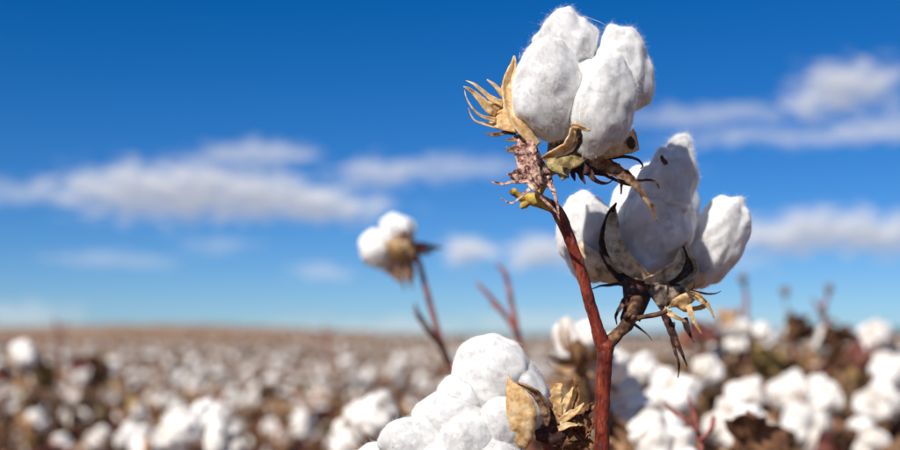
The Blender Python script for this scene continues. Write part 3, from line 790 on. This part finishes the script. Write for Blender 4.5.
a.build('bract', M['teeth'], boll2, solid=.0003)
a = Acc()   # grey-brown bract with sunlit tan fingers
a.add(*sheet([(645, 285), (656, 284), (670, 286), (684, 287), (694, 291), (700, 297), (692, 301), (684, 303), (676, 304), (668, 306), (661, 311), (655, 303), (649, 294)], D2 - .036, (-2, 3), 5, 2.2, 54))
a.build('bract', M['greybract'], boll2, solid=.0007)
a = Acc()
a.add(*sheet([(672, 300), (680, 295), (688, 292), (696, 294), (695, 300), (690, 305), (692, 312), (684, 312), (676, 307), (668, 308)], D2 - .046, (-2, 5), 3, 1.8, 64))
for pts in ([(686, 295, -48, 6), (693, 294, -50, 7), (700, 298, -51, 6), (706, 303, -50, 5), (711, 310, -49, 2.6), (714, 318, -48, .8)],
            [(664, 309, -47, 7), (670, 313, -49, 6), (678, 318, -49, 3.6), (687, 322, -48, 1)],
            [(688, 305, -48, 6), (691, 313, -50, 5), (694, 321, -50, 3.6), (698, 328, -49, 2.6), (701.5, 334, -48, .8)],
            [(690, 309, -44, 5), (697, 308, -45, 4.5), (703, 306, -46, 5), (706, 302, -48, 3)]):
    a.add(*strip(pts, D2, .3, .5, 7, pts[0][0] + 1, .3))
o = a.build('bract', M['tan'], boll2, solid=.0003); o['label'] = 'curled tan bract fingers catching the sun'
a = Acc()   # thin dark awns
for pts in ([(686, 290, -40, 3), (698, 292, -42, 2.2), (710, 294, -42, 1.8), (717, 293, -42, 1.2), (721, 291, -42, .5)], [(690, 291, -43, 3), (694, 286, -44, 2), (694.5, 281, -44, .6)],
            [(664, 312, -40, 8), (670, 326, -41, 8), (676, 341, -41, 6), (682, 353, -40, 3), (687, 366, -39, .8)],
            [(672, 322, -38, 6), (673, 338, -38, 5), (675, 350, -37, 3.6), (679, 364, -37, 2), (678, 378, -36, .7)],
            [(684, 318, -42, 7), (687, 328, -42, 5), (691, 337, -41, 2.6), (694, 343, -41, .7)]):
    a.add(*strip(pts, D2, .35, .5, 7, pts[0][0] + 2, .2))
a.build('bract', M['teeth'], boll2, solid=.0003)
a = Acc()   # dark speck of leaf trash caught in the cotton
a.add(*sheet([(660, 156), (662.5, 155), (664.5, 158.5), (667.5, 161), (668, 165.5), (665.5, 167), (663, 163.5), (661, 161)], D2 - .024, (1, 1), 1, .6, 74))
a.build('leaf_fragment', M['bur_dark'], boll2, solid=.0003)

# ------------------------------------------------------------------ low boll cluster beside the main stem
D3 = 0.770
cl = top('cotton_plant', (P(480, 470, D3)[0] + .06, P(480, 470, D3)[1] + .02, 0.0),
         'low cotton plant heaped with bright white locks left of the red stem', 'cotton plant')
a = Acc()
b0 = np.array([cl.location[0], cl.location[1], -0.02])
a.add(*tube([b0, b0 * .4 + P(555, 520, D3) * .6, P(552, 470, D3), P(548, 445, D3 - .003), P(536, 428, D3 + .005), P(528, 420, D3 + .01)], [.006, .0055, .0045, .0035, .0035, .003], 10, 6, .15, 3))
a.add(*tube([P(554, 480, D3), P(500, 478, D3 + .03), P(440, 470, D3 + .03)], [.004, .0035, .003], 8, 5, .1, 3))
a.build('stem', M['twig_red'], cl)
a = Acc(); a.add(*tubepx([(548, 432, 12, 10), (540, 424, 10, 24), (528, 414, 12, 40), (518, 404, 14, 30)], D3, 20, 5, .1, 41))
b3 = a.build('boll', M['bur_dark'], cl); b3['label'] = 'upper boll with an upright tan valve'
lock(492, 376, D3 + .004, 42, 44, 36, -10, 21, .08, .03, 3400, b3)
lock(522, 392, D3 + .004, 27, 42, 30, -22, 22, .08, .03, 3000, b3)
lock(465, 399, D3 + .000, 29, 30, 28, 10, 23, .08, 0, 2200, b3, sub=5)
lock(506, 425, D3 - .026, 28, 29, 24, -8, 24, .08, 0, 2600, b3, sub=5)
a = Acc()
a.add(*sheet([(508, 374), (511, 380), (520, 386), (528, 393), (534, 402), (537, 414), (536, 426), (532, 440), (526, 449), (518, 446), (511, 432), (507, 416), (506, 402), (506.5, 388)], D3 - .037, (-4, 1), 4, .9, 84))
a.build('bur_valve', M['tan'], b3, solid=.0012)
a = Acc()
a.add(*strip([(517, 384, -38, 3), (526, 387, -38, 6), (536, 394, -37, 8), (543, 404, -36, 9), (547, 416, -35, 8), (546, 426, -34, 4)], D3, .5, .5, 8, 85, .1, 7))
a.build('bur_valve', M['brownbract'], b3, solid=.0012)
a = Acc()
a.add(*sheet([(549, 398), (554, 392), (559, 398), (561, 412), (560, 424), (566, 436), (562, 446), (548, 444), (536, 440), (535, 430), (543, 428), (550, 420), (549, 408)], D3 - .028, (3, 0), 4, 2.0, 86))
a.build('bract', M['teeth'], b3, solid=.0008)
a = Acc()
for pts in ([(561, 424, -34, 5), (558, 408, -37, 9), (556, 396, -38, 11), (558, 387, -38, 8), (562, 384, -37, 2)], [(560, 416, -36, 5), (565, 405, -39, 7), (569, 396, -39, 5), (573, 387, -38, 1)],
            [(559, 422, -36, 5), (568, 416, -39, 7), (577, 410, -39, 5), (584, 403, -38, 1)], [(558, 429, -36, 5), (568, 425, -39, 5), (578, 425, -38, 1.4)]):
    a.add(*strip(pts, D3, -.35, .35, 8, pts[0][1], .32))
o = a.build('bract', M['tan'], b3, solid=.0003); o['label'] = 'cream bract fingers beside the red stem'
a = Acc()
for k, pts in enumerate([[(560, 430, -22, 6), (571, 419, -18, 12), (583, 413, -12, 13), (594, 404, -8, 2)], [(562, 438, -20, 7), (573, 430, -22, 11), (582, 433, -16, 13), (590, 426, -12, 8), (592, 417, -10, 2)],
            [(566, 446, -18, 8), (577, 447, -15, 14), (588, 440, -20, 9), (594, 443, -20, 2)], [(556, 446, -18, 9), (562, 458, -15, 12), (574, 464, -12, 9), (586, 456, -10, 3)],
            [(570, 414, -10, 3), (576, 400, -6, 5), (577, 388, -4, 4), (573, 377, -2, 1)], [(568, 426, -26, 2), (579, 421, -28, 2.6), (587, 428, -27, 2), (585, 438, -26, .8)], [(563, 433, -26, 3), (570, 441, -29, 3), (581, 442, -28, 2), (590, 450, -26, .8)]]):
    a.add(*strip(pts, D3, (.5, -.6, .9, -.2, .4, .1, .6)[k], .9, 8, k * 3.7 + 91, .75, 9))
o = a.build('bract', M['rust'], b3, solid=.0003); o['label'] = 'crumpled rusty brown bracts'
a = Acc(); a.add(*tubepx([(440, 478, 10, 14), (440, 466, 8, 40), (440, 452, 10, 50), (442, 440, 14, 20)], D3, 20, 5, .1, 42))
b4 = a.build('boll', M['brownbract'], cl); b4['label'] = 'lower boll cut off by the bottom of the picture'
lock(449, 418, D3 - .008, 38, 27, 28, 0, 25, .08, 0, 2600, b4, sub=5)
lock(413, 445, D3 - .016, 35, 30, 28, 8, 26, .08, 0, 2800, b4, sub=5)
lock(468, 441, D3 - .030, 30, 27, 24, 0, 27, .08, 0, 2600, b4, sub=5)
lock(492, 457, D3 - .030, 34, 24, 24, 0, 28, .08, 0, 2200, b4, sub=5)
lock(385, 462, D3 + .004, 34, 22, 24, 0, 29, .08, 0, 1800, b4, sub=5)
lock(440, 466, D3 - .030, 30, 25, 24, 0, 30, .08, 0, 1800, b4, sub=5)

# ------------------------------------------------------------------ blurred boll on a tall stalk, left of centre
DB = 1.42
bp = top('cotton_plant', (P(470, 440, DB)[0], P(470, 440, DB)[1], 0.0),
         'tall thin cotton plant holding one boll against the open sky', 'cotton plant')
a = Acc(); b0 = np.array([bp.location[0] + .01, bp.location[1], -.02])
pts = [P(470, 440, DB), P(453, 372, DB), P(442, 345, DB), P(433, 315, DB), P(425, 285, DB), P(417, 258, DB), P(408, 243, DB)]
a.add(*tube([b0, b0 * .5 + pts[0] * .5] + pts, [.005, .0046, .0042, .0040, .0038, .0036, .0034, .0034, .004], 10, 5, .1, 5))
a.build('stem', M['twig_red'], bp)
a = Acc()
a.add(*tube([P(449, 362, DB), P(438, 342, DB - .01), P(425, 325, DB - .02), P(417, 312, DB - .02), P(415, 303, DB - .02)], [.0042, .0040, .0038, .003, .001], 8, 5, .2, 6))
a.build('branch', M['branch'], bp)
a = Acc(); a.add(*tubepx([(414, 256, 0, 10), (408, 250, 0, 24), (400, 246, 0, 38), (393, 243, 0, 30)], DB, 20, 5, .1, 51))
b5 = a.build('boll', M['brownbract'], bp)
lock(377, 249, DB - .008, 18, 21, 19, -28, 41, .10, 0, 900, b5, sub=5)
lock(398, 229, DB + .006, 19, 15, 17, 20, 42, .12, 0, 900, b5, sub=5)
lock(391, 262, DB + .020, 12, 14, 14, 0, 43, .12, 0, 500, b5, sub=5)
a = Acc()
a.add(*valve(P(411, 262, DB - .012), P(386, 240, DB - .030), -Uv * .6 - Fv, .016, .15, .5, .05, 16, 9, 51))
a.build('bur_valve', M['tan'], b5, solid=.0012)
a = Acc()
a.add(*strip([(412, 264, -20, 8), (408, 252, -26, 11), (404, 240, -26, 9), (402, 228, -24, 2)], DB, .4, .5, 7, 52, .2))
a.build('bur_valve', M['brownbract'], b5, solid=.0012)
a = Acc()
for k, p_ in enumerate([[(414, 247, -8, 9), (424, 246, -8, 9), (434, 247, -8, 5), (443, 248, -8, 1)], [(416, 250, -8, 6), (426, 253, -8, 5), (434, 251, -8, 1)]]):
    a.add(*strip(p_, DB, .4, .5, 7, k + 55, .2))
o = a.build('bract', M['leaf_red'], b5, solid=.0008); o['label'] = 'dark red bract sticking out to the right'
a = Acc()
for k, p_ in enumerate([[(392, 266, -12, 8), (396, 274, -14, 10), (402, 281, -14, 5), (405, 290, -14, 1)], [(402, 264, -14, 10), (406, 272, -16, 9), (410, 281, -16, 4), (413, 289, -16, 1)],
                        [(410, 262, -12, 8), (413, 272, -12, 5), (412, 282, -12, 1)]]):
    a.add(*strip(p_, DB, .3, .5, 7, k + 61, .25))
a.build('bract', M['brownbract'], b5, solid=.0008)

# ------------------------------------------------------------------ bare twigs behind
def twig_plant(label, d, base_px, paths, mat='twig_red', bud=None):
    t = top('cotton_twig', (P(*base_px, d)[0], P(*base_px, d)[1], 0.0), label, 'twig')
    a = Acc(); p0 = P(*base_px, d)
    b0 = np.array([p0[0], p0[1], -.02])
    q = P(paths[0][0][0], paths[0][0][1], d)
    a.add(*tube([b0, b0 * .5 + p0 * .5, p0, q], [.005, .0045, .004, paths[0][0][2] * d / FPX * .5], 8, 4, .1))
    for path in paths:
        a.add(*tube([P(x, y, d + 0.004 * i) for i, (x, y, w) in enumerate(path)], [w * d / FPX * .5 for x, y, w in path], 8, 4, .1, path[0][0]))
    a.build('stem', M[mat], t)
    if bud:
        for (x, y, w) in bud:
            a = Acc()
            a.add(*tubepx([(x, y + w * .6, 0, w * .3), (x - .2, y + w * .3, 0, w * .85), (x, y - w * .1, 0, w), (x + .2, y - w * .5, 0, w * .5)], d, 10, 4, .3, x))
            for k in range(5):
                an = k * 1.26; dx, dy = math.cos(an) * w * .7, -abs(math.sin(an)) * w * .9
                a.add(*strip([(x, y + w * .3, 0, w * .4), (x + dx * .6, y + dy * .4, -4, w * .45), (x + dx, y + dy, -3, w * .1)], d, .3, .5, 5, k + x, .3))
            a.build('dry_bud', M['leaf_ochre'] if mat == 'leaf_ochre' else M['brownbract'], t)
    return t
twig_plant('bare forked reddish twig between the tall stalk and the main stem', 1.55, (524, 365),
           [[(521, 348, 7), (516, 325, 6.5), (511, 300, 6), (508, 284, 5.5), (503, 270, 4.5), (496, 264, 2)], [(518, 335, 6), (506, 316, 5.5), (493, 300, 5), (482, 288, 4), (476, 282, 2)],
            [(503, 313, 4), (495, 307, 3), (489, 303, 1.5)]])
twig_plant('thin red and olive twig standing right of the main stem', 1.02, (702, 470),
           [[(702, 455, 5), (700, 440, 5), (697, 425, 4.5), (692, 408, 4), (688, 395, 2)], [(699, 432, 4.5), (686, 420, 4.5), (674, 412, 4.2), (664, 403, 3)], [(700, 440, 4), (707, 434, 4), (712, 428, 5), (713, 420, 5), (714, 417, 3)]])
twig_plant('leafless stalk with a dry brown bud on the skyline at right', 2.5, (748, 345),
           [[(747, 330, 5), (746, 312, 4.6), (746, 295, 4.2), (744, 284, 3.6)]], bud=[(743, 279, 8)])
twig_plant('lone dry ochre bud on a hair-thin stalk above the skyline', 2.9, (792, 345),
           [[(790, 334, 2), (788, 318, 1.4), (786, 305, 1.2), (785, 295, 1.2)]], bud=[(785, 292, 8.5)])
twig_plant('branched brown stalk with small buds rising near the right edge', 2.6, (826, 350),
           [[(826, 338, 6), (824, 322, 5.6), (823, 310, 5), (827, 298, 4), (829, 292, 3)], [(823, 316, 4.5), (817, 305, 3.6), (812, 298, 2)], [(825, 324, 4), (833, 320, 3.5), (838, 324, 2.5)]], bud=[(829, 289, 8), (822, 312, 9)])

twig_plant('faint bare stalk rising above the skyline at far left', 4.2, (60, 360),
           [[(60, 345, 3.4), (58, 332, 3), (56, 322, 2.4), (54, 316, 1.5)], [(58, 334, 2.4), (65, 326, 2), (70, 320, 1.2)]])
twig_plant('short faint stalk on the skyline near the foot of the hill', 4.6, (328, 362),
           [[(328, 350, 3), (327, 338, 2.6), (325, 328, 2), (324, 322, 1.2)], [(327, 338, 2), (332, 331, 1.6), (334, 326, 1)]])
# ------------------------------------------------------------------ nearer blurred plants, each placed from the photograph
fx = lambda *a: a
def near(px, d, H, label, seed, fixed, nb=1, nl=40, **k):
    x, y, _ = P(px, 337, d)
    return plant(x, y, H, label, 'nearer cotton plants out of focus', seed, nb=nb, nl=nl, fixed=fixed, **{'ls': .92, **k})
near(392, 1.50, .90, 'cotton plant with a plump white boll just left of the bright heap', 11,
     [fx(372, 418, 1.45, 1.05, 1, (-.5, -.5, .6)), fx(352, 438, 1.5, .95, 3, (-.7, -.3, .3))], nb=3)
near(190, 1.75, .90, 'cotton plant with a wide split boll at the lower left edge', 12,
     [fx(182, 432, 1.65, 1.0, 2, (-.6, -.6, .5)), fx(208, 418, 1.68, .95, 4, (.5, -.3, .8)), fx(222, 446, 1.66, 1.0, 5, (.8, -.5, .3))], nb=4)
near(590, 1.28, 1.02, 'cotton plant with a tan-backed boll half hidden by the red stem', 13,
     [fx(578, 338, 1.22, .85, 0, (-.1, .2, 1)), fx(604, 358, 1.26, .9, 6, (.7, -.4, .5)), fx(628, 402, 1.3, .85, 5, (.6, -.6, .4))], nb=3, zmin=.3)
near(690, 1.75, 1.0, 'cotton plant with loose bolls beneath the rear boll', 14,
     [fx(672, 392, 1.6, 1.0, 3, (-.3, -.7, .6)), fx(640, 372, 1.7, .9, 1, (-.6, -.3, .6)), fx(708, 372, 1.7, .8, 2, (.5, -.4, .6))], nb=3, nl=40)
near(738, 2.3, 1.13, 'cotton plant with a square white boll under a brown cap on the skyline', 15,
     [fx(737, 336, 2.25, 1.0, 4, (0, -.8, -.1)), fx(763, 336, 2.3, .9, 2, (.7, -.4, .4)), fx(722, 352, 2.3, .9, 0, (-.7, -.4, .4))])
near(812, 1.95, .98, 'large cotton plant with a big bright boll cluster at lower right', 16,
     [fx(792, 392, 1.9, 1.15, 1, (-.4, -.6, .8)), fx(822, 398, 1.9, 1.1, 2, (.4, -.6, .6)), fx(806, 432, 1.85, 1.2, 3, (.2, -.9, .3)), fx(766, 440, 1.9, 1.0, 4, (-.8, -.5, .2))], nb=2, nl=44)
near(880, 1.95, 1.02, 'shadowed cotton plant crowded against the right edge', 17,
     [fx(892, 372, 1.9, 1.15, 5, (.2, -.4, .9)), fx(880, 404, 1.85, 1.2, 1, (-.2, -.9, .2)), fx(864, 442, 1.8, 1.0, 6, (-.5, -.8, .1))], nb=2, nl=44)
near(826, 2.6, 1.09, 'cotton plant with two small bolls below the branched stalk', 18,
     [fx(829, 342, 2.5, 1.0, 3, (0, -.8, .5)), fx(792, 330, 2.7, .8, 1, (-.4, -.6, .7))])
near(872, 2.3, 1.11, 'cotton plant with a boll facing left on the skyline near right edge', 19,
     [fx(874, 338, 2.25, 1.05, 0, (-.8, -.3, .4)), fx(890, 350, 2.3, 1.05, 4, (.5, -.5, .4))])
near(742, 1.7, .96, 'cotton plant with dark red leaves between two bright clusters', 20,
     [fx(748, 396, 1.65, .9, 1, (-.2, -.7, .6)), fx(735, 424, 1.55, 1.05, 3, (-.4, -.8, .3))], nl=50)
near(30, 3.0, 1.05, 'cotton plant with a round boll near the left edge of the skyline', 21,
     [fx(24, 355, 2.9, 1.1, 2, (.1, -.8, .4))])
near(650, 1.35, .92, 'cotton plant with a rusty boll low beside the red stem', 22,
     [fx(632, 418, 1.3, .9, 4, (-.1, -.5, .9)), fx(658, 440, 1.25, 1.0, 5, (.5, -.8, .3))], nb=2)

# ------------------------------------------------------------------ the field: individual plants, then the mass behind
r = np.random.default_rng(77)
spots = []
step = 0.33
for iy in range(int(1.95 / step), int(7.6 / step)):
    for ix in range(-16, 17):
        x = ix * step + r.uniform(-.13, .13); y = iy * step + r.uniform(-.13, .13)
        if y < 1.95 or abs(x / y) > 0.40: continue
        spots.append((x, y))
sight = [(P(735, 330, 2.2)), (P(829, 338, 2.5)), (P(873, 338, 2.25))]
for i, (x, y) in enumerate(spots):
    rel = x / y                                                # -0.36 .. 0.36 across the picture
    H = 0.93 + 0.035 * r.normal() + 0.085 * float(np.clip((rel - .08) / .2, 0, 1)) - 0.012 * y * (rel < .08)
    if -.09 < rel < .09: H -= .03
    H = min(H, 1.10)
    plant(x, y, H, 'blurred dry cotton plant standing in the field behind', 'cotton plants filling the field', 200 + i,
          nb=int(r.integers(2, 4)) if rel > .06 else int(r.integers(7, 11)), nl=int(r.integers(12, 18)) + 24 * (rel > .06), zmin=.5, bs=.95, ls=.95)

# beyond: plants too many to count, one mesh
def lod_plant(seed, sub):
    q = np.random.default_rng(seed + 900); A = Acc()
    H = 0.92
    for k in range(10):
        a = q.uniform(0, 6.28); rad = q.uniform(.01, .17); z = q.uniform(.55, 1.0) * H
        S, T = ico(sub); s = q.uniform(.026, .040)
        v = S * (1 + .3 * pnoise(S * 1.7 + seed + k))[:, None] * s * np.array([1, 1, .9]) + np.array([math.cos(a) * rad, math.sin(a) * rad, z])
        A.add(v, T, 0)
        v, t = tube([(0, 0, z - .1), (math.cos(a) * rad, math.sin(a) * rad, z - .02)], [.004, .003], 3, 1)
        A.add(v, t, 1)
    v, t = tube([(0, 0, 0), (.01, 0, .5), (0, .01, H)], [.006, .005, .003], 3, 1); A.add(v, t, 1)
    for k in range(20):
        a = q.uniform(0, 6.28); rad = q.uniform(.0, .17); z = q.uniform(.4, 1.03) * H; s = q.uniform(.025, .055)
        c = np.array([math.cos(a) * rad, math.sin(a) * rad, z]); e1 = unit(q.normal(size=3)) * s; e2 = unit(q.normal(size=3)) * s * .7
        A.add(np.array([c - e1, c + e2, c + e1 + np.array([0, 0, .01]), c - e2 + np.array([0, 0, .012])]), [(0, 1, 2), (0, 2, 3)], 2 + (k % 2))
    return A.get()
def tiny_plant(seed):
    q = np.random.default_rng(seed + 500); A = Acc()
    for k in range(4):
        S, T = ico(1); A.add(S * q.uniform(.03, .05) + np.array([q.normal() * .14, q.normal() * .14, q.uniform(.66, .95)]), T, 0)
    for k in range(7):
        c = np.array([q.normal() * .16, q.normal() * .16, q.uniform(.62, 1.02)]); e1 = q.normal(size=3) * .05; e2 = q.normal(size=3) * .05
        A.add(np.array([c - e1, c + e2, c + e1, c - e2]), [(0, 1, 2), (0, 2, 3)], 2 + k % 2)
    return A.get()
tiny_l = [tiny_plant(k) for k in range(6)]
near_l = [lod_plant(s, 2) for s in range(6)]
far_l = [lod_plant(s + 20, 1) for s in range(6)]
A = Acc()
def scatter(y0, y1, dens, lods, zadd=0.0, smin=.9, smax=1.08):
    area = 0.5 * 0.86 * (y1 ** 2 - y0 ** 2); n = int(area * dens)
    yy = np.sqrt(r.uniform(y0 ** 2, y1 ** 2, n)); xx = yy * r.uniform(-.43, .43, n)
    hz = terrain(xx, yy)
    for x, y, z in zip(xx, yy, hz):
        V, T, m = lods[r.integers(len(lods))]
        a = r.uniform(0, 6.28); s = r.uniform(smin, smax); c_, s_ = math.cos(a), math.sin(a)
        rel = x / y
        zs = s * (1.0 + 0.05 * float(np.clip((rel - .08) / .2, 0, 1)) * (y < 25))
        VV = np.c_[(V[:, 0] * c_ - V[:, 1] * s_) * s + x, (V[:, 0] * s_ + V[:, 1] * c_) * s + y, V[:, 2] * zs + z + zadd]
        A.V.append(VV); A.T.append(T + A.n); A.m.append(m); A.n += len(VV)
scatter(7.3, 14, 7.0, near_l, 0, .88, 1.04)
scatter(14, 26, 5.0, far_l, 0, .88, 1.04)
scatter(26, 60, 1.7, tiny_l, 0, .86, 1.04)
scatter(60, 240, .11, tiny_l, 0, .84, 1.25)
V, T, m = A.get()
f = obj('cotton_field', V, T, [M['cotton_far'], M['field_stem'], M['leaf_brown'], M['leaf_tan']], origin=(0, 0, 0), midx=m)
f['kind'] = 'stuff'; f['label'] = 'mass of blurred white and brown cotton plants farther off'; f['category'] = 'cotton field'
